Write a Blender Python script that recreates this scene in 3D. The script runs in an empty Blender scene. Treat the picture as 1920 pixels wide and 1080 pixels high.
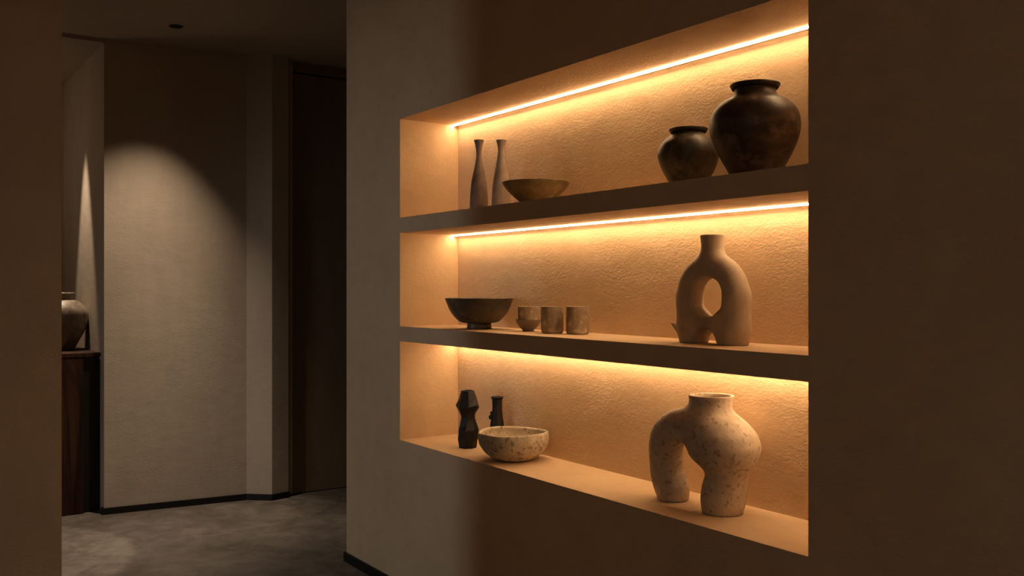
import bpy, bmesh, math, random
import numpy as np
from mathutils import Vector, Matrix, noise

S = bpy.context.scene
COL = S.collection
PI = math.pi

# ------------------------------------------------------------------ camera
F_PX = 1750.0
CAM_H = 1.40
YAW = math.radians(55.45)
CR = Vector((math.cos(YAW), math.sin(YAW), 0))
CF = Vector((-math.sin(YAW), math.cos(YAW), 0))
CAM = Vector((0, 0, CAM_H))
cd = bpy.data.cameras.new('camera'); cam = bpy.data.objects.new('camera', cd); COL.objects.link(cam)
cam.location = CAM; cam.rotation_euler = (PI/2, 0, YAW)
cd.sensor_width = 36.0; cd.lens = F_PX/1920*36
cd.clip_start = 0.05
S.camera = cam


def ray(px, py):
    return CR*((px-960)/F_PX) + CF + Vector((0, 0, (540-py)/F_PX))


def on_y(px, py, Y):
    """world point where the sight line through a measured point meets the plane Y; returns (point, depth)"""
    r = ray(px, py); t = Y/r.y
    return CAM + r*t, t


# ------------------------------------------------------------------ materials
def new_mat(name):
    m = bpy.data.materials.new(name); m.use_nodes = True
    nt = m.node_tree
    b = nt.nodes['Principled BSDF']
    tc = nt.nodes.new('ShaderNodeTexCoord')
    return m, nt, b, tc


def nz(nt, vec, scale, detail=4, rough=.55, stretch=None, dist=0):
    if stretch:
        mp = nt.nodes.new('ShaderNodeMapping'); mp.inputs['Scale'].default_value = stretch
        nt.links.new(vec, mp.inputs['Vector']); vec = mp.outputs['Vector']
    n = nt.nodes.new('ShaderNodeTexNoise')
    n.inputs['Scale'].default_value = scale; n.inputs['Detail'].default_value = detail
    n.inputs['Roughness'].default_value = rough; n.inputs['Distortion'].default_value = dist
    nt.links.new(vec, n.inputs['Vector'])
    return n.outputs['Fac']


def ramp(nt, fac, stops):
    r = nt.nodes.new('ShaderNodeValToRGB')
    e = r.color_ramp.elements
    while len(e) < len(stops): e.new(0.5)
    for i, (p, c) in enumerate(stops):
        e[i].position = p; e[i].color = (*c, 1)
    nt.links.new(fac, r.inputs['Fac'])
    return r.outputs['Color']


def mixc(nt, fac, a, b, mode='MIX'):
    m = nt.nodes.new('ShaderNodeMix'); m.data_type = 'RGBA'; m.blend_type = mode
    if isinstance(fac, (int, float)): m.inputs[0].default_value = fac
    else: nt.links.new(fac, m.inputs[0])
    for k, v in ((6, a), (7, b)):
        if isinstance(v, tuple): m.inputs[k].default_value = (*v, 1)
        else: nt.links.new(v, m.inputs[k])
    return m.outputs[2]


def maths(nt, op, a, b):
    m = nt.nodes.new('ShaderNodeMath'); m.operation = op
    for k, v in ((0, a), (1, b)):
        if isinstance(v, (int, float)): m.inputs[k].default_value = v
        else: nt.links.new(v, m.inputs[k])
    return m.outputs[0]


def bump(nt, b, h, strength, dist):
    n = nt.nodes.new('ShaderNodeBump'); n.inputs['Strength'].default_value = strength
    n.inputs['Distance'].default_value = dist
    nt.links.new(h, n.inputs['Height']); nt.links.new(n.outputs['Normal'], b.inputs['Normal'])


def plaster(name, c0, c1, bs=.5, streak=(1, 1, 1)):
    m, nt, b, tc = new_mat(name)
    v = tc.outputs['Object']
    big = nz(nt, v, 2.2, 5, .6, streak)
    med = nz(nt, v, 14, 4, .6, streak)
    f = maths(nt, 'ADD', maths(nt, 'MULTIPLY', big, .65), maths(nt, 'MULTIPLY', med, .35))
    nt.links.new(ramp(nt, f, [(.34, c0), (.66, c1)]), b.inputs['Base Color'])
    b.inputs['Roughness'].default_value = .88
    b.inputs['Specular IOR Level'].default_value = .25
    fine = nz(nt, v, 75, 5, .62, (1, 1, 1.9), .4)
    patch = ramp(nt, nz(nt, v, 3.0, 2), [(.40, (0.25,)*3), (.62, (1,)*3)])
    wave = nz(nt, v, 9, 3, .5, (1, 1, 1.6))
    h = maths(nt, 'ADD', maths(nt, 'MULTIPLY', fine, patch), maths(nt, 'MULTIPLY', wave, 1.1))
    bump(nt, b, h, bs, .004)
    return m


M = {}
M['plaster'] = plaster('beige_plaster', (.59, .425, .262), (.69, .515, .33), .7)
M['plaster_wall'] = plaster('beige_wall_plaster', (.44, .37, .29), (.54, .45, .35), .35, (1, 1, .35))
M['ceiling'] = plaster('ceiling_plaster', (.42, .35, .27), (.50, .42, .33), .2)

m, nt, b, tc = new_mat('polished_concrete'); v = tc.outputs['Object']
f = maths(nt, 'ADD', maths(nt, 'MULTIPLY', nz(nt, v, 1.3, 6, .65, None, .6), .6), maths(nt, 'MULTIPLY', nz(nt, v, 5, 6, .7, None, 1.0), .4))
nt.links.new(ramp(nt, f, [(.36, (.065, .056, .048)), (.5, (.125, .108, .092)), (.64, (.215, .19, .165))]), b.inputs['Base Color'])
rr = ramp(nt, f, [(.35, (.42,)*3), (.65, (.62,)*3)])
nt.links.new(rr, b.inputs['Roughness']); bump(nt, b, f, .15, .01)
M['concrete'] = m


def simple(name, col, rough=.5, metal=0, spec=.5):
    m, nt, b, tc = new_mat(name)
    n = nz(nt, tc.outputs['Object'], 30, 3)
    nt.links.new(mixc(nt, n, tuple(c*.85 for c in col), tuple(min(1, c*1.15) for c in col)), b.inputs['Base Color'])
    b.inputs['Roughness'].default_value = rough; b.inputs['Metallic'].default_value = metal
    b.inputs['Specular IOR Level'].default_value = spec
    return m


M['door'] = plaster('umber_door_finish', (.17, .115, .068), (.24, .165, .10), .2, (1, 1, .3))
M['black_trim'] = simple('black_painted_trim', (.006, .006, .006), .55, 0, .3)
M['black_metal'] = simple('black_coated_metal', (.012, .010, .009), .5)
M['lens'] = simple('smoked_lens', (.02, .016, .012), .3)
M['alu'] = simple('aluminium_channel', (.55, .5, .45), .4, .7)


def ceramic(name, c0, c1, rough=.6, speck=None, scale=9, bs=.25, spec=.4, stretch=None):
    m, nt, b, tc = new_mat(name); v = tc.outputs['Object']
    f = nz(nt, v, scale, 6, .65, stretch, .5)
    c = ramp(nt, f, [(.34, c0), (.66, c1)])
    if speck:
        sp = ramp(nt, nz(nt, v, speck[0], 3, .6), [(speck[1], (0,)*3), (speck[1]+(.16 if speck[0] < 20 else .08), (1,)*3)])
        c = mixc(nt, sp, c, speck[2])
    nt.links.new(c, b.inputs['Base Color'])
    b.inputs['Roughness'].default_value = rough; b.inputs['Specular IOR Level'].default_value = spec
    h = maths(nt, 'ADD', nz(nt, v, 60, 4, .6), maths(nt, 'MULTIPLY', nz(nt, v, 14, 3), 1.5))
    bump(nt, b, h, bs, .003)
    return m


M['bottle_dark'] = ceramic('brown_stoneware', (.11, .075, .055), (.25, .18, .135), .55)
M['bottle_light'] = ceramic('grey_brown_stoneware', (.26, .20, .155), (.44, .35, .28), .55)
M['olive'] = ceramic('olive_glazed_clay', (.13, .10, .05), (.34, .26, .13), .55, (22, .60, (.42, .33, .17)), 11)
M['dark_jar'] = ceramic('dark_burnished_clay', (.012, .008, .006), (.085, .055, .038), .48, (15, .53, (.15, .115, .092)), 10, .25, .4, (1, 1, 2.2))
M['olive_jar'] = ceramic('dark_olive_burnished_clay', (.016, .012, .006), (.10, .078, .042), .48, (15, .53, (.15, .12, .07)), 9, .2, .5)
M['dark_bowl'] = ceramic('dark_bronze_glaze', (.035, .030, .022), (.11, .082, .048), .42, (12, .60, (.24, .18, .09)), 10, .12)
M['cup'] = ceramic('mottled_sand_stoneware', (.22, .17, .115), (.40, .315, .215), .7, (38, .56, (.54, .43, .29)), 22, .45)
M['small_bowl'] = ceramic('grey_brown_bowl_glaze', (.16, .125, .085), (.27, .21, .145), .6)
M['sand'] = ceramic('matte_sand_ceramic', (.38, .30, .21), (.50, .41, .30), .75, (50, .66, (.3, .23, .15)), 7, .3)
M['stone'] = ceramic('speckled_cream_stoneware', (.46, .38, .28), (.62, .53, .41), .8, (58, .565, (.34, .26, .18)), 16, .5)
M['stone_bowl'] = ceramic('veined_cream_stone', (.42, .36, .26), (.62, .55, .42), .8, (64, .56, (.24, .19, .125)), 20, .7)
M['black_wood'] = ceramic('blackened_wood', (.004, .003, .0025), (.013, .009, .007), .55, None, 20, .5, .35)
M['far_jar'] = ceramic('aged_brown_glaze', (.14, .11, .08), (.34, .28, .21), .45, (20, .6, (.08, .06, .045)), 7, .3)

m, nt, b, tc = new_mat('dark_walnut'); v = tc.outputs['Object']
f = nz(nt, v, 9, 6, .65, (1, 1, .12), 1.6)
nt.links.new(ramp(nt, f, [(.35, (.010, .0035, .0018)), (.5, (.032, .012, .006)), (.68, (.075, .030, .015))]), b.inputs['Base Color'])
b.inputs['Roughness'].default_value = .75; b.inputs['Specular IOR Level'].default_value = .2; bump(nt, b, f, .3, .003)
M['walnut'] = m

LED_COL = (1.0, .635, .335)
LED_STR = 66.0
m, nt, b, tc = new_mat('led_diffuser')
b.inputs['Base Color'].default_value = (.8, .8, .8, 1)
b.inputs['Emission Color'].default_value = (*LED_COL, 1); b.inputs['Emission Strength'].default_value = LED_STR
M['led'] = m


# ------------------------------------------------------------------ object helpers
def link(name, bm, mat, parent=None, smooth=False, loc=None, rotz=0):
    me = bpy.data.meshes.new(name)
    bmesh.ops.recalc_face_normals(bm, faces=bm.faces)
    bm.to_mesh(me); bm.free()
    me.materials.append(mat)
    if smooth:
        for p in me.polygons: p.use_smooth = True
    o = bpy.data.objects.new(name, me); COL.objects.link(o)
    if parent: o.parent = parent
    if loc is not None: o.location = loc
    o.rotation_euler.z = rotz
    return o


def tag(o, label, cat, group=None):
    o['label'] = label; o['category'] = cat
    if group: o['group'] = group
    return o


def thing(name, label, cat, loc=(0, 0, 0), group=None):
    o = bpy.data.objects.new(name, None); COL.objects.link(o); o.location = loc
    o.empty_display_size = .05
    return tag(o, label, cat, group)


def struct(name, bm, mat):
    o = link(name, bm, mat); o['kind'] = 'structure'; return o


def box(bm, x0, x1, y0, y1, z0, z1):
    vs = [bm.verts.new((x, y, z)) for x in (x0, x1) for y in (y0, y1) for z in (z0, z1)]
    for q in ((0, 1, 3, 2), (4, 6, 7, 5), (0, 4, 5, 1), (2, 3, 7, 6), (0, 2, 6, 4), (1, 5, 7, 3)):
        bm.faces.new([vs[i] for i in q])


def prism(bm, pts, z0, z1):
    a = [bm.verts.new((x, y, z0)) for x, y in pts]; c = [bm.verts.new((x, y, z1)) for x, y in pts]
    n = len(pts)
    bm.faces.new(a[::-1]); bm.faces.new(c)
    for i in range(n): bm.faces.new((a[i], a[(i+1) % n], c[(i+1) % n], c[i]))


def bevel(bm, w, seg=2, ang=.5):
    es = [e for e in bm.edges if len(e.link_faces) == 2 and e.calc_face_angle(0) > ang]
    bmesh.ops.bevel(bm, geom=es, offset=w, segments=seg, affect='EDGES', profile=.5)


def spline(pts, n):
    """Catmull-Rom through (a, b) points"""
    P = [pts[0]]+list(pts)+[pts[-1]]; out = []
    for i in range(1, len(P)-2):
        p0, p1, p2, p3 = (np.array(P[j], float) for j in (i-1, i, i+1, i+2))
        for k in range(n):
            t = k/n
            out.append(tuple(.5*((2*p1)+(-p0+p2)*t+(2*p0-5*p1+4*p2-p3)*t*t+(-p0+3*p1-3*p2+p3)*t**3)))
    out.append(tuple(pts[-1])); return out


def lathe(bm, prof, seg=96, wob=0.0, seed=0, warp=None):
    """closed profile of (r, z) from axis to axis, or a closed loop when neither end is on the axis"""
    rings = []
    for r, z in prof:
        if r < 1e-6: rings.append([bm.verts.new((0, 0, z))]); continue
        ring = []
        for k in range(seg):
            a = 2*PI*k/seg
            q = 1+wob*noise.noise(Vector((math.cos(a)*1.3, math.sin(a)*1.3, z*9+seed)))
            x, y, zz = r*q*math.cos(a), r*q*math.sin(a), z
            if warp: x, y, zz = warp(x, y, zz, a)
            ring.append(bm.verts.new((x, y, zz)))
        rings.append(ring)
    n = len(rings); loop = len(rings[0]) > 1 and len(rings[-1]) > 1
    for i in range(n if loop else n-1):
        A, B = rings[i], rings[(i+1) % n]
        for k in range(seg):
            k2 = (k+1) % seg
            if len(A) == 1 and len(B) == 1: continue
            if len(A) == 1: bm.faces.new((A[0], B[k], B[k2]))
            elif len(B) == 1: bm.faces.new((A[k], A[k2], B[0]))
            else: bm.faces.new((A[k], A[k2], B[k2], B[k]))


def vessel(outer, t, floor, n=6):
    """outer: (r,z) from foot to rim. Returns a closed profile with a hollow inside of wall t and inner floor height"""
    o = spline(outer, n)
    zt = o[-1][1]; rt = o[-1][0]
    inner = []
    for i in range(len(o)-1, -1, -1):
        r, z = o[i]
        if z < floor + t*.6: break
        inner.append((max(r-t, .002), z))
    inner[0] = (rt-t, zt)
    lip = [(rt-t*.15, zt+t*.28), (rt-t*.5, zt+t*.4), (rt-t*.85, zt+t*.28)]
    last = inner[-1]
    bottom = [(last[0]*.93, floor+t*.15), (last[0]*.8, floor), (0, floor)]
    return [(0, outer[0][1]), (outer[0][0]*.94, outer[0][1])] + [(outer[0][0]*.985, outer[0][1]+.0008)] + o[1:] + lip + inner[1:] + bottom


# signed-distance modelling for the sculpted vases, meshed with surface nets
def surface_net(fn, lo, hi, h):
    ax = [np.arange(lo[i], hi[i]+h, h) for i in range(3)]
    X, Y, Z = np.meshgrid(*ax, indexing='ij')
    D = fn(X, Y, Z)
    neg = D < 0
    cs = (slice(0, -1), slice(1, None))
    corners = [D[a, b, c] for a in cs for b in cs for c in cs]
    nn = sum((k < 0).astype(int) for k in corners)
    act = (nn > 0) & (nn < 8)
    idx = -np.ones(act.shape, int); idx[act] = np.arange(act.sum())
    acc = np.zeros((*act.shape, 3)); cnt = np.zeros(act.shape)
    off = [(a, b, c) for a in (0, 1) for b in (0, 1) for c in (0, 1)]
    for i in range(8):
        for j in range(i+1, 8):
            if sum(abs(off[i][k]-off[j][k]) for k in range(3)) != 1: continue
            a, b = corners[i], corners[j]
            cr = (a < 0) != (b < 0)
            t = np.where(cr, a/np.where(a == b, 1, a-b), 0)
            for k in range(3):
                acc[..., k] += np.where(cr, off[i][k]+t*(off[j][k]-off[i][k]), 0)
            cnt += cr
    I = np.argwhere(act)
    V = acc[act]/cnt[act][:, None] + I
    V = V*h + np.array(lo)
    faces = []
    for axis in range(3):
        s0 = [slice(None)]*3; s1 = [slice(None)]*3
        s0[axis] = slice(0, -1); s1[axis] = slice(1, None)
        a, b = neg[tuple(s0)], neg[tuple(s1)]
        for i, j, k in np.argwhere(a != b):
            p = [i, j, k]
            u, w = [(1, 2), (2, 0), (0, 1)][axis]
            if p[u] == 0 or p[w] == 0 or p[u] >= act.shape[u] or p[w] >= act.shape[w]: continue
            q = []
            for du, dw in ((1, 1), (0, 1), (0, 0), (1, 0)):
                c = list(p); c[u] -= du; c[w] -= dw; q.append(int(idx[tuple(c)]))
            if min(q) < 0: continue
            if not a[i, j, k]: q = q[::-1]
            faces.append(q)
    return V, faces


def smin(a, b, k):
    h = np.clip(.5+.5*(b-a)/k, 0, 1)
    return b*(1-h)+a*h-k*h*(1-h)


def seg_cone(X, Y, Z, a, b, ra, rb):
    a = np.array(a, float); b = np.array(b, float); d = b-a
    t = np.clip(((X-a[0])*d[0]+(Y-a[1])*d[1]+(Z-a[2])*d[2])/d.dot(d), 0, 1)
    return np.sqrt((X-a[0]-t*d[0])**2+(Y-a[1]-t*d[1])**2+(Z-a[2]-t*d[2])**2)-(ra+(rb-ra)*t)


def net_object(name, fn, lo, hi, h, mat, parent, smooth_it=3):
    V, Fc = surface_net(fn, lo, hi, h)
    bm = bmesh.new()
    vs = [bm.verts.new(v) for v in V]
    for f in Fc:
        try: bm.faces.new([vs[i] for i in f])
        except ValueError: pass
    z0 = lo[2]
    for _ in range(smooth_it):
        bmesh.ops.smooth_vert(bm, verts=bm.verts, factor=.5, use_axis_x=True, use_axis_y=True, use_axis_z=True)
    for q in bm.verts:
        if q.co.z < .0009: q.co.z = 0.0
    return link(name, bm, mat, parent, True)


# ------------------------------------------------------------------ room
CEIL = 2.94
YW, YB = 2.015, 2.328            # face of the niche wall, back of the niche
NX0, NX1 = -3.837, -1.565
XC = -4.422                      # end of the niche wall
Z0, Z3 = .700, 2.179             # niche bottom and top
S2, S2B = 1.224, 1.155           # lower shelf
S1, S1B = 1.7243, 1.6535         # upper shelf
YE = 2.62

bm = bmesh.new(); box(bm, -8.6, 2.6, -4.9, 5.0, -.12, 0); struct('floor', bm, M['concrete'])
bm = bmesh.new(); box(bm, -8.6, 2.6, -4.9, 5.0, CEIL, CEIL+.12)
ceil_ob = struct('ceiling', bm, M['ceiling'])

# niche wall: one closed shell with the recess pushed into it
bm = bmesh.new()
def quad(*p): bm.faces.new([bm.verts.new(q) for q in p])
xs = [XC, NX0, NX1, 2.5]; zs = [0, Z0, Z3, CEIL]
for i in range(3):
    for k in range(3):
        if i == 1 and k == 1: continue
        quad((xs[i], YW, zs[k]), (xs[i+1], YW, zs[k]), (xs[i+1], YW, zs[k+1]), (xs[i], YW, zs[k+1]))
quad((NX0, YB, Z0), (NX1, YB, Z0), (NX1, YB, Z3), (NX0, YB, Z3))
quad((NX0, YW, Z0), (NX0, YB, Z0), (NX0, YB, Z3), (NX0, YW, Z3))
quad((NX1, YW, Z0), (NX1, YB, Z0), (NX1, YB, Z3), (NX1, YW, Z3))
quad((NX0, YW, Z0), (NX1, YW, Z0), (NX1, YB, Z0), (NX0, YB, Z0))
quad((NX0, YW, Z3), (NX1, YW, Z3), (NX1, YB, Z3), (NX0, YB, Z3))
quad((XC, YW, 0), (XC, YE, 0), (XC, YE, CEIL), (XC, YW, CEIL))
quad((2.5, YW, 0), (2.5, YE, 0), (2.5, YE, CEIL), (2.5, YW, CEIL))
quad((XC, YE, 0), (2.5, YE, 0), (2.5, YE, CEIL), (XC, YE, CEIL))
quad((XC, YW, 0), (2.5, YW, 0), (2.5, YE, 0), (XC, YE, 0))
quad((XC, YW, CEIL), (2.5, YW, CEIL), (2.5, YE, CEIL), (XC, YE, CEIL))
bmesh.ops.remove_doubles(bm, verts=bm.verts, dist=1e-5)
struct('wall_right', bm, M['plaster'])

# jamb wall in the left foreground
JX0, JX1, JY = -3.45, -3.0, .464
bm = bmesh.new(); box(bm, JX0, JX1, -4.8, JY, 0, CEIL); struct('wall_left', bm, M['plaster_wall'])
# far wall, pilaster, door wall
P1 = (-6.180, 1.195); P2 = (-6.080, 2.055); P3 = (-5.964, 2.186); P4 = (-5.992, 2.31)
bm = bmesh.new()
prism(bm, [P1, P2, P3, P4, (-6.05, 2.31), (-6.05, 2.36), (-6.5, 2.36), (-6.5, 1.9), (-7.9, 1.9), (-7.9, 1.195)], 0, CEIL)
struct('wall_back', bm, M['plaster_wall'])
RZ = 2.918
bm = bmesh.new(); box(bm, -7.9, -7.66, -.9, 1.195, 0, RZ); struct('wall_alcove_end', bm, M['plaster_wall'])
bm = bmesh.new(); box(bm, -7.9, -6.19, -.9, 1.195, RZ, CEIL); struct('ceiling_alcove', bm, M['ceiling'])
bm = bmesh.new(); box(bm, -7.9, -6.20, -4.8, -.9, 0, CEIL); struct('wall_corridor', bm, M['plaster_wall'])
bm = bmesh.new(); box(bm, -6.5, -6.16, 2.36, 4.8, 0, CEIL)
box(bm, -6.16, -6.05, 2.36, 4.8, 2.868, CEIL)
box(bm, -6.16, -6.05, 3.30, 4.8, 0, 2.868)
struct('wall_door', bm, M['door'])
bm = bmesh.new(); box(bm, -6.12, -6.055, 2.362, 3.296, .006, 2.856)
dr = struct('door_1', bm, M['door'])
bm = bmesh.new(); box(bm, -6.5, 2.5, 4.8, 4.95, 0, CEIL); struct('wall_end', bm, M['plaster_wall'])
bm = bmesh.new(); box(bm, -8.0, 2.6, -4.95, -4.8, 0, CEIL); struct('wall_rear', bm, M['plaster'])
bm = bmesh.new(); box(bm, 2.5, 2.65, -4.8, 4.8, 0, CEIL); struct('wall_near', bm, M['plaster'])

# baseboards
BH = .046
bm = bmesh.new()
box(bm, XC-.012, 2.49, YW-.012, YW, 0, BH); box(bm, XC-.012, XC, YW, YE, 0, BH)
struct('baseboard_right', bm, M['black_trim'])
def off_strip(pts, d, z0, z1):
    """strip of thickness d on the left side of a polyline"""
    bm = bmesh.new(); n = len(pts); V = [Vector(p) for p in pts]; out = []
    for i in range(n):
        ds = []
        if i > 0: ds.append((V[i]-V[i-1]).normalized())
        if i < n-1: ds.append((V[i+1]-V[i]).normalized())
        ns = [Vector((e.y, -e.x)) for e in ds]
        mm = sum(ns, Vector((0, 0))).normalized()
        out.append(V[i]+mm*d/max(.3, mm.dot(ns[0])))
    for i in range(n-1):
        prism(bm, [tuple(V[i]), tuple(V[i+1]), tuple(out[i+1]), tuple(out[i])], z0, z1)
    return bm
struct('baseboard_back', off_strip([(-6.22, 1.194), P1, P2, P3, P4], .012, 0, .040), M['black_trim'])

# shelves
for nm, z0, z1, lab in (('niche_shelf', S1B, S1, 'upper plastered shelf of the lit niche, under the dark jars and bottles'),
                        ('niche_shelf', S2B, S2, 'lower plastered shelf of the lit niche, under the ring vase and cups')):
    bm = bmesh.new(); box(bm, NX0, NX1, YW, YB, z0, z1)
    tag(link(nm, bm, M['plaster']), lab, 'shelf', 'plaster shelves in the wall niche')

# LED strips
def led(zc, lab):
    yc = 2.2955
    t = thing('led_strip', lab, 'light strip', (0, yc, zc), 'warm light strips in the niche')
    L0, L1 = NX0+.004, NX1-.004
    def extr(prof):
        bm = bmesh.new(); n = len(prof)
        A = [bm.verts.new((L0, y, z)) for y, z in prof]; B = [bm.verts.new((L1, y, z)) for y, z in prof]
        bm.faces.new(A); bm.faces.new(B[::-1])
        for i in range(n): bm.faces.new((A[i], B[i], B[(i+1) % n], A[(i+1) % n]))
        return bm
    # angled channel fixed under the board, its light face turned down and out from the wall
    link('housing', extr([(-.0060, 0), (-.0060, -.0016), (.0052, -.0060), (.0064, -.0060), (.0064, 0)]), M['alu'], t)
    link('diffuser', extr([(-.0059, -.0024), (-.0062, -.0035), (.0050, -.0070), (.0052, -.0062)]), M['led'], t)
led(Z3, 'glowing strip along the top of the niche, over the dark jars')
led(S1B, 'glowing strip under the upper shelf, over the ring vase')
led(S2B, 'strip under the lower shelf, hidden by its edge, lighting the arch vase')


# ------------------------------------------------------------------ turned vessels
def turned(name, lab, cat, cx, Y, zb, prof, mat, t=.006, floor=.008, wob=.012, seed=0, group=None,
           rim=None, foot=None, part=None, rotz=0, k=1.0):
    """prof: (half width px, pixel y) from foot up; the foot stands on zb"""
    p, d = on_y(cx, 540, Y)
    ppm = F_PX/d
    loc = (p.x, Y, zb)
    def cv(hw, y): return (hw*k/ppm, max(0.0, CAM_H+(540-y)/ppm-zb))
    o = [cv(*q) for q in prof]
    o[0] = (o[0][0], 0.0)
    single = not (rim or foot)
    if single:
        bm = bmesh.new(); lathe(bm, vessel(o, t, floor), wob=wob, seed=seed)
        ob = link(name, bm, mat, None, True, loc, rotz); return tag(ob, lab, cat, group)
    e = thing(name, lab, cat, loc, group)
    z0 = 0
    if foot:
        fr, fh, fr2 = foot[0]/ppm, foot[1]/ppm, foot[2]/ppm
        bm = bmesh.new(); lathe(bm, [(0, .003), (fr*.75, .003), (fr*.8, 0), (fr*.97, 0), (fr, .0015), (fr2, fh), (fr2*.9, fh+.006), (0, fh+.006)], wob=wob, seed=seed)
        link('foot', bm, mat, e, True)
        o = [q for q in o if q[1] > fh-.0005]; o.insert(0, (fr2*.93, fh))
    bm = bmesh.new(); lathe(bm, vessel(o, t, max(floor, o[0][1]+floor)), wob=wob, seed=seed)
    link(part or 'body', bm, mat, e, True)
    if rim:
        # rim: outer radius px, thickness px below top
        rr, th = rim[0]/ppm, rim[1]/ppm
        rt, zt = o[-1]
        bm = bmesh.new()
        lathe(bm, [(rt-t*.9, zt-th*.6), (rt+.0004, zt-th*1.5), ((rt+rr)/2, zt-th*.75), (rr*.985, zt-th*.35), (rr, zt), (rr*.985, zt+th*.3), (rr-t*.6, zt+th*.38), (rt-t*.6, zt+th*.1)], wob=wob, seed=seed)
        link('rim', bm, mat, e, True)
    return e


# top shelf
turned('bottle_vase', 'slender dark brown bottle vase, the one nearer the left end of the top shelf', 'vase', 898, 2.20, S1,
       [(17.2, 401), (17.4, 385), (16.3, 362), (13.6, 338), (9.4, 318), (6.4, 303), (5.0, 292), (5.6, 280), (7.4, 270), (9.6, 263)],
       M['bottle_dark'], .003, .01, .02, 1, 'slender bottle vases on the top shelf')
turned('bottle_vase', 'slender lighter grey brown bottle vase, standing between its twin and the shallow bowl', 'vase', 940, 2.20, S1,
       [(19, 399), (18.2, 383), (17.2, 355), (14.2, 334), (10.6, 313), (7.6, 297), (6.2, 284), (7.2, 273), (10, 263)],
       M['bottle_light'], .003, .01, .02, 5, 'slender bottle vases on the top shelf')
turned('shallow_bowl', 'shallow wide olive brown bowl on the top shelf beside the bottle vases', 'bowl', 1005, 2.165, S1,
       [(24, 385), (30, 379), (42, 369), (53, 358), (60, 349), (63.5, 343)], M['olive'], .006, .008, .012, 2)
turned('clay_jar', 'smaller round dark olive jar on the top shelf, left of the biggest jar', 'jar', 1290.5, 2.20, S1,
       [(29, 353.6), (37, 340), (49, 318), (56, 297), (56.5, 285), (51, 270), (39, 258), (31, 252), (30, 247), (33, 243)],
       M['olive_jar'], .006, .01, .012, 3, None, rim=(36.5, 4))
turned('clay_jar', 'biggest dark burnished jar at the right end of the top shelf', 'jar', 1415.5, 2.172, S1,
       [(41, 336), (50, 321), (67, 290), (80, 258), (83.5, 235), (79, 212), (64, 194), (45, 183), (38.5, 174), (38.5, 166), (42, 160)],
       M['dark_jar'], .007, .012, .012, 4, None, rim=(46.5, 5))

# middle shelf
turned('footed_bowl', 'wide dark footed bowl at the left end of the middle shelf', 'bowl', 898.5, 2.15, S2,
       [(22.5, 617), (23, 609), (35, 603.5), (46.5, 594), (55, 582), (61, 568), (64.3, 559.5)], M['dark_bowl'], .0045, .008, .006, 6,
       foot=(22.8, 11.5, 22.3), part='bowl')
turned('small_bowl', 'little footed bowl on the middle shelf with a cup standing in it', 'bowl', 990.7, 2.21, S2,
       [(10.5, 621), (13.5, 616.5), (18.5, 611), (22, 605), (23.8, 599)], M['small_bowl'], .003, .004, .006, 7,
       foot=(11.2, 3.0, 10.5), part='bowl')
def cup(cx, Y, zb, hw, ytop, ybase, lab, seed):
    return turned('tumbler', lab, 'cup', cx, Y, zb, [(hw*.80, ybase), (hw*.93, ybase-2.0), (hw*.985, ybase-5.5), (hw, ybase-12), (hw*1.0, (ytop+ybase)/2), (hw*.995, ytop+5), (hw, ytop)],
                  M['cup'], .0035, .006, .008, seed, 'stoneware cups on the middle shelf')
cup(991.5, 2.21, S2+.0325, 20.6, 575, 608, 'short stoneware cup standing inside the little footed bowl', 8)
cup(1035.5, 2.184, S2, 21.3, 575, 625, 'stoneware cup next to the little footed bowl, the middle of three', 9)
cup(1083, 2.223, S2, 21.8, 575, 627, 'stoneware cup standing alone at the right of the three', 10)

# sculpted ring vase
YR = 2.190
p, d = on_y(1336, 540, YR); ppm = F_PX/d; RX = p.x
def ring_fn(X, Y, Z):
    hc, a = .145, .098
    ang = np.arctan2(Z-hc, X)
    down = np.clip(-np.sin(ang), 0, 1)**2
    r = .0425 - .020*down
    D = np.sqrt((np.sqrt(X**2+(Z-hc)**2)-a)**2+Y**2)-r
    D = smin(D, seg_cone(X, Y, Z, (.100, 0, .145), (.099, 0, .05), .0430, .0450), .012)
    D = smin(D, seg_cone(X, Y, Z, (.099, 0, .05), (.088, 0, -.02), .0450, .0400), .008)
    D = smin(D, seg_cone(X, Y, Z, (-.100, 0, .145), (-.099, 0, .05), .0425, .0425), .012)
    D = smin(D, seg_cone(X, Y, Z, (-.099, 0, .05), (-.090, 0, -.02), .0425, .0350), .008)
    # web joining the legs, then the oval opening and the low arch cut through it
    qx = np.maximum(np.abs(X)-.085, 0); qz = np.maximum(np.abs(Z-.045)-.048, 0)
    web = (np.sqrt(qx**2+qz**2+(Y/1.5)**2)-.027)*.8
    D = smin(D, web, .012)
    oval = (np.sqrt((X/.0535)**2+((Z-.1465)/.0600)**2)-1)*.055
    D = -smin(-D, oval, .022)
    arch = (np.sqrt((X/.046)**2+((Z+.006)/.050)**2)-1)*.046
    D = -smin(-D, arch, .014)
    # neck
    rn = .0355+.0035*np.clip((Z-.30)/.04, 0, 1)**2
    nk = np.maximum(np.sqrt(X**2+Y**2)-rn, np.maximum(Z-.3440, .22-Z))
    D = smin(D, nk, .028)
    D = smin(D, seg_cone(X, Y, Z, (-.116, -.016, .036), (-.1445, -.0430, .063), .017, .0015), .006)
    D = np.maximum(D, Z-.3440)
    hole = np.maximum(np.sqrt(X**2+Y**2)-(rn-.0065), .27-Z)
    D = np.maximum(D, -hole)
    return np.maximum(D, -Z)
e = thing('ring_vase', 'matte sand coloured vase shaped as a ring on two legs, on the middle shelf', 'vase', (RX, YR, S2))
net_object('body', ring_fn, (-.17, -.065, -.01), (.17, .065, .36), .0028, M['sand'], e)

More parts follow.
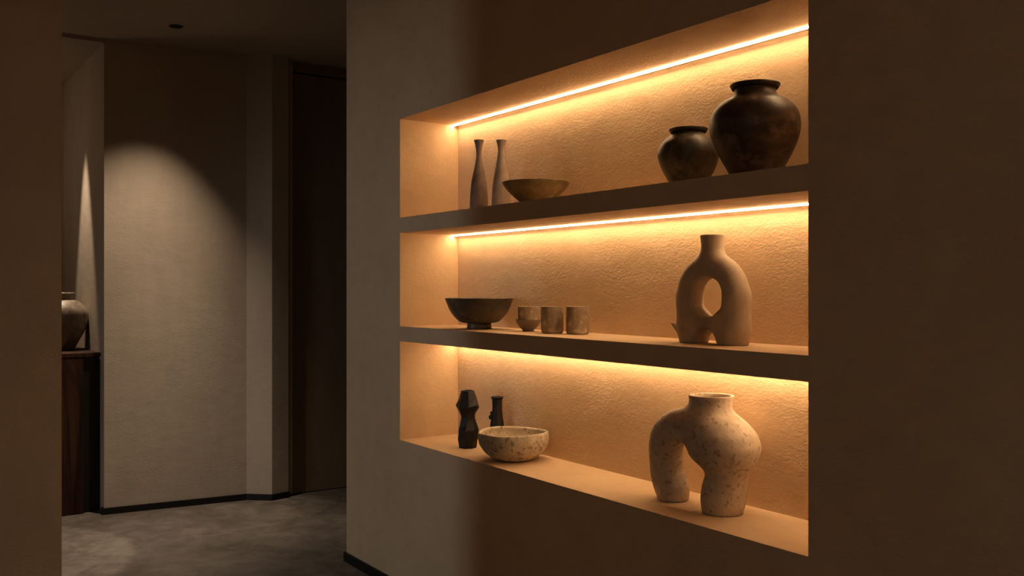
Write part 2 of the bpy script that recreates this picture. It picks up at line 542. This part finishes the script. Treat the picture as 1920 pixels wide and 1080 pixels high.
# arch vase
YA = 2.192
p0, d0 = on_y(1356, 540, YA)
def to_loc(px, py, yo=0.0):
    q, dd = on_y(px, py, YA+yo); return q.x-p0.x, q.z-Z0, dd/F_PX
tab = [(741, 1290.5, 1377), (748, 1291, 1374), (757, 1293, 1372), (770, 1293, 1374.5), (780, 1291, 1386), (792, 1288, 1402), (813, 1286, 1420), (837, 1285, 1427.7),
       (858, 1293, 1423), (870, 1306, 1416), (882, 1319, 1409), (892, 1323, 1404), (907, 1317, 1401), (933, 1313, 1399.5), (950, 1314, 1396.5), (962, 1317, 1392)]
hz, cc, rd = [], [], []
for y, l, r in tab:
    s, hh, kk = to_loc((l+r)/2, y); hz.append(hh); cc.append(s); rd.append((r-l)/2*kk*.985)
hz, cc, rd = (np.array(q[::-1]) for q in (hz, cc, rd))
# smooth the tables
hh_f = np.linspace(hz[0], hz[-1], 160)
def smooth_tab(v):
    f = np.interp(hh_f, hz, v)
    for _ in range(14): f[1:-1] = (f[:-2]+2*f[1:-1]+f[2:])/4
    return f
cc_f, rd_f = smooth_tab(cc), smooth_tab(rd)
arm = [(1322, 806, 32), (1290, 797, 32), (1268, 802, 33), (1253, 818, 33), (1248.5, 842, 32), (1249, 865, 31.5), (1251, 885, 31.5), (1257, 905, 33), (1261, 920, 31.5), (1262, 945, 27)]
arm3 = []
def spline3(pts, n):
    P = [np.array(q, float) for q in pts]; P = [P[0]]+P+[P[-1]]; out = []
    for i in range(1, len(P)-2):
        p0_, p1, p2, p3 = P[i-1], P[i], P[i+1], P[i+2]
        for k in range(n):
            t = k/n
            out.append(.5*((2*p1)+(-p0_+p2)*t+(2*p0_-5*p1+4*p2-p3)*t*t+(-p0_+3*p1-3*p2+p3)*t**3))
    out.append(P[-1]); return out
for x, y, r in spline3(arm, 3):
    yo = -.040*min(1, max(0, (905-y)/110))
    s, hh, kk = to_loc(x, y, yo); arm3.append((s, hh, r*kk, yo))
def arch_fn(X, Y, Z):
    c = np.interp(Z, hh_f, cc_f); r = np.interp(Z, hh_f, rd_f)
    ztop = hh_f[-1]
    D = (np.sqrt((X-c)**2+Y**2)-r)*.85
    D = np.maximum(D, Z-ztop)
    A = None
    for i in range(len(arm3)-1):
        s = seg_cone(X, Y, Z, (arm3[i][0], arm3[i][3], arm3[i][1]), (arm3[i+1][0], arm3[i+1][3], arm3[i+1][1]), arm3[i][2], arm3[i+1][2])
        A = s if A is None else np.minimum(A, s)
    D = smin(D, A, .034)
    D = np.maximum(D, Z-ztop)
    hole = np.maximum(np.sqrt((X-c)**2+Y**2)-(r-.010), ztop-.13-Z)
    D = np.maximum(D, -hole)
    return np.maximum(D, -Z)
e = thing('arch_vase', 'large speckled cream vase with round belly and arching side leg, on the niche floor', 'vase', (p0.x, YA, Z0+.0006))
net_object('body', arch_fn, (-.36, -.135, -.01), (.17, .135, hh_f[-1]+.012), .0034, M['stone'], e)

# black faceted vase
p, d = on_y(877, 540, 2.163); ppm = F_PX/d
bm = bmesh.new(); rings = []
rnd = random.Random(4)
fac = [(840, 17, 0, 0), (824, 19.3, 0, .05), (806, 19.6, .5, .12), (793, 15.8, 0, .2), (782, 13.6, -.3, .28), (774, 15.4, 0, .36), (761, 21.8, -.3, .42), (746, 16.8, .4, .42), (732, 12.6, 0, .42)]
NS = 7
for y, hw, off, tw in fac:
    z = max(0, CAM_H+(540-y)/ppm-Z0); ring = []
    if y == 840: z = 0
    for k in range(NS):
        a = 2*PI*k/NS+tw
        q = hw/ppm*(1+.05*rnd.uniform(-1, 1))
        dz = 0 if y in (840, 732) else rnd.uniform(-.005, .005)*(2 if y == 761 else 1)
        ring.append(bm.verts.new((q*math.cos(a)+off/ppm, q*math.sin(a), z+dz)))
    rings.append(ring)
zt = rings[-1][0].co.z
inner = [bm.verts.new((v.co.x*.78, v.co.y*.78, zt)) for v in rings[-1]]
deep = [bm.verts.new((v.co.x*.7, v.co.y*.7, zt-.07)) for v in rings[-1]]
rings += [inner, deep]
for A, B in zip(rings, rings[1:]):
    for k in range(NS):
        k2 = (k+1) % NS
        bm.faces.new((A[k], A[k2], B[k2])); bm.faces.new((A[k], B[k2], B[k]))
bm.faces.new(rings[0][::-1]); bm.faces.new(deep)
bevel(bm, .0015, 2, .15)
ob = link('faceted_vase', bm, M['black_wood'], None, False, (p.x, 2.163, Z0))
tag(ob, 'black carved vase with angular facets and pinched waist, left of the cream stone bowl', 'vase')

# black branch-like vase behind the bowl
YV = 2.262
p, d = on_y(932, 540, YV); ppm = F_PX/d
e = thing('branch_vase', 'slim black tube vase with a side knob, half hidden behind the cream stone bowl', 'vase', (p.x, YV, Z0))
def vp(hw, y): return (hw/ppm, max(0, CAM_H+(540-y)/ppm-Z0))
o = [vp(15.5, 840), vp(15.5, 820), vp(13.8, 803), vp(12.6, 793), vp(10.4, 780), vp(9.2, 765), vp(9.4, 752), vp(9.8, 745)]; o[0] = (o[0][0], 0)
bm = bmesh.new(); lathe(bm, vessel(o, .003, .01), 48, .05, 11); link('body', bm, M['black_wood'], e, True)
zt = o[-1][1]; rt = o[-1][0]
bm = bmesh.new(); lathe(bm, [(rt-.003, zt-.004), (rt+.0015, zt-.006), (rt+.0035, zt-.001), (rt+.0035, zt+.003), (rt+.001, zt+.0045), (rt-.003, zt+.003)], 48, .03, 2); link('rim', bm, M['black_wood'], e, True)
for q, (dx, y, s) in enumerate(((-11.0, 782, .0115), (-9.8, 774, .008))):
    bm = bmesh.new(); bmesh.ops.create_icosphere(bm, subdivisions=3, radius=s)
    for vtx in bm.verts:
        vtx.co *= 1+.18*noise.noise(vtx.co*90+Vector((q*7, 0, 0)))
        vtx.co += Vector((CR.x*dx/ppm, CR.y*dx/ppm, CAM_H+(540-y)/ppm-Z0))
    link('knob', bm, M['black_wood'], e, True)

# cream stone bowl with pinched lip
YS = 2.166
p, d = on_y(963.5, 540, YS); ppm = F_PX/d
zr = CAM_H+(540-809)/ppm-Z0
o = [(24/ppm, 0), (39/ppm, 4/ppm), (55/ppm, 15/ppm), (63.5/ppm, 28/ppm), (66.4/ppm, 41/ppm), (64.8/ppm, zr-.003)]
sp_a = math.atan2(-CR.y-.25*CF.y, -CR.x-.25*CF.x)
def warp(x, y, z, a):
    w = math.exp(-((math.atan2(math.sin(a-sp_a), math.cos(a-sp_a)))/.20)**2)*max(0, (z-zr*.45)/(zr*.55))
    w2 = max(0, math.cos(a-sp_a))**2*max(0, z/zr)
    dz = .0045*math.sin(a*2+1)*(z/zr)
    return x*(1+.055*w), y*(1+.055*w), z-.004*w2*0+dz*.6-.003*w
bm = bmesh.new(); lathe(bm, vessel(o, .012, .014), 128, .02, 12, warp)
ob = link('stone_bowl', bm, M['stone_bowl'], None, True, (p.x, YS, Z0))
tag(ob, 'thick cream stone bowl with pinched lip on the niche floor beside the black vases', 'bowl')

# ------------------------------------------------------------------ far alcove: plinth and jar
e = thing('plinth', 'tall dark walnut plinth in the far alcove, under the aged jar', 'plinth', (-6.27, .75, 0))
PT = .995
bm = bmesh.new(); box(bm, -.75, -.004, -.55, .345, .0, PT-.022); bevel(bm, .002, 1); link('body', bm, M['walnut'], e)
bm = bmesh.new(); box(bm, -.75, -.03, .346, .440, 0, PT-.022); o_ = link('shade_panel', bm, M['black_trim'], e); o_['label'] = 'black recessed panel standing in for shadow'  # black panel stands in for the shadow at this end of the plinth
bm = bmesh.new(); box(bm, -.75, 0, -.55, .441, PT-.0215, PT); bevel(bm, .002, 1); link('top', bm, M['walnut'], e)

pj = CAM+ray(114, 540)*6.12
ppm = F_PX/6.12
e = thing('storage_jar', 'aged brown jar with short neck standing on the walnut plinth', 'jar', (pj.x, pj.y, PT))
def jp(hw, y): return (hw/ppm, max(0, CAM_H+(540-y)/ppm-PT))
o = [jp(22, 657), jp(25, 652), jp(33, 636), jp(42, 618), jp(47, 600), jp(46, 585), jp(40, 574), jp(30, 565), jp(22, 561), jp(20, 557), jp(21, 551)]; o[0] = (o[0][0], 0)
bm = bmesh.new(); lathe(bm, vessel(o, .008, .012), 96, .01, 21); link('body', bm, M['far_jar'], e, True)
rt, zt = o[-1]
bm = bmesh.new(); lathe(bm, [(rt-.006, zt-.006), (rt, zt-.012), (rt+.010, zt-.002), (rt+.011, zt+.004), (rt+.006, zt+.009), (rt-.006, zt+.006)], 96, .01, 21); link('rim', bm, M['far_jar'], e, True)


# ------------------------------------------------------------------ downlights
def downlight(name, x, y, z, lab, watts, half, blend, tx=None, r=.038, col=(1, .80, .58), soft=.02):
    e = thing(name, lab, 'ceiling light', (x, y, z))
    bm = bmesh.new(); lathe(bm, [(r-.006, -.001), (r-.006, -.004), (r, -.004), (r+.002, 0), (r-.004, 0)], 48); link('trim_ring', bm, M['black_metal'], e, True)
    bm = bmesh.new(); lathe(bm, [(0, -.0005), (r-.006, -.0005), (r-.006, -.0022), (r*.6, -.0016), (0, -.0016)], 48); link('baffle', bm, M['lens'], e, True)
    ld = bpy.data.lights.new(name+'_beam', 'SPOT'); ld.energy = watts; ld.color = col
    ld.spot_size = 2*half; ld.spot_blend = blend; ld.shadow_soft_size = soft
    lo = bpy.data.objects.new('beam', ld); COL.objects.link(lo); lo.parent = e
    lo.location = (0, 0, -.012-soft*0)
    if tx:
        dv = Vector(tx)-Vector((x, y, z)); lo.rotation_euler = dv.to_track_quat('-Z', 'Y').to_euler()
    return e
NEU = (1, .77, .555)
e = downlight('downlight', -5.642, 1.485, CEIL, 'small black recessed downlight in the ceiling before the far wall', 128, math.radians(39), 1.0, tx=(-5.72, 1.10, 0), col=NEU)
ld = bpy.data.lights.new('downlight_core_beam', 'SPOT'); ld.energy = 105; ld.color = NEU      # bright core of the same reflector
ld.spot_size = math.radians(44); ld.spot_blend = 1.0; ld.shadow_soft_size = .02
lo = bpy.data.objects.new('beam', ld); COL.objects.link(lo); lo.parent = e; lo.location = (0, 0, -.012)
downlight('downlight', -6.78, 1.01, RZ, 'recessed downlight in the alcove ceiling above the jar', 170, math.radians(16.5), .5, col=NEU)
ld = bpy.data.lights.new('alcove_fill', 'POINT'); ld.energy = 3.0; ld.color = (1, .76, .56); ld.shadow_soft_size = .05  # unseen fill light added to lift the alcove walls and ceiling
lo = bpy.data.objects.new('alcove_fill', ld); COL.objects.link(lo); lo.location = (-7.05, .15, 2.25)
downlight('downlight', -5.40, .34, CEIL, 'recessed downlight over the corridor floor, left of the view', 130, math.radians(16.5), .12, col=NEU)

# soft wash down the corridor onto the end of the niche wall
ld = bpy.data.lights.new('corridor_wash', 'SPOT'); ld.energy = 128; ld.color = (.86, .93, 1.0)
ld.spot_size = math.radians(60); ld.spot_blend = .8; ld.shadow_soft_size = .42
lo = bpy.data.objects.new('corridor_wash', ld); COL.objects.link(lo); lo.location = (-3.98, -4.0, 1.5)
dv = Vector((-4.0, 2.0, .2))-Vector(lo.location); lo.rotation_euler = dv.to_track_quat('-Z', 'Y').to_euler()

# dim warm fill light added behind the camera for ambient, no fixture modelled
ld = bpy.data.lights.new('room_fill', 'AREA'); ld.shape = 'DISK'; ld.size = 1.0; ld.energy = 15; ld.color = (1, .84, .68)
lo = bpy.data.objects.new('room_fill', ld); COL.objects.link(lo); lo.location = (1.2, -1.8, 2.5)
lo.rotation_euler = (math.radians(25), 0, 0)

w = bpy.data.worlds.new('world'); S.world = w; w.use_nodes = True
w.node_tree.nodes['Background'].inputs['Color'].default_value = (0, 0, 0, 1)

S.view_settings.view_transform = 'Standard'; S.view_settings.look = 'None'
S.view_settings.gamma = 1; S.view_settings.use_curve_mapping = False
S.view_settings.exposure = 0
S.cycles.use_denoising = True
S.cycles.max_bounces = 10; S.cycles.diffuse_bounces = 8
S.cycles.caustics_reflective = False; S.cycles.caustics_refractive = False
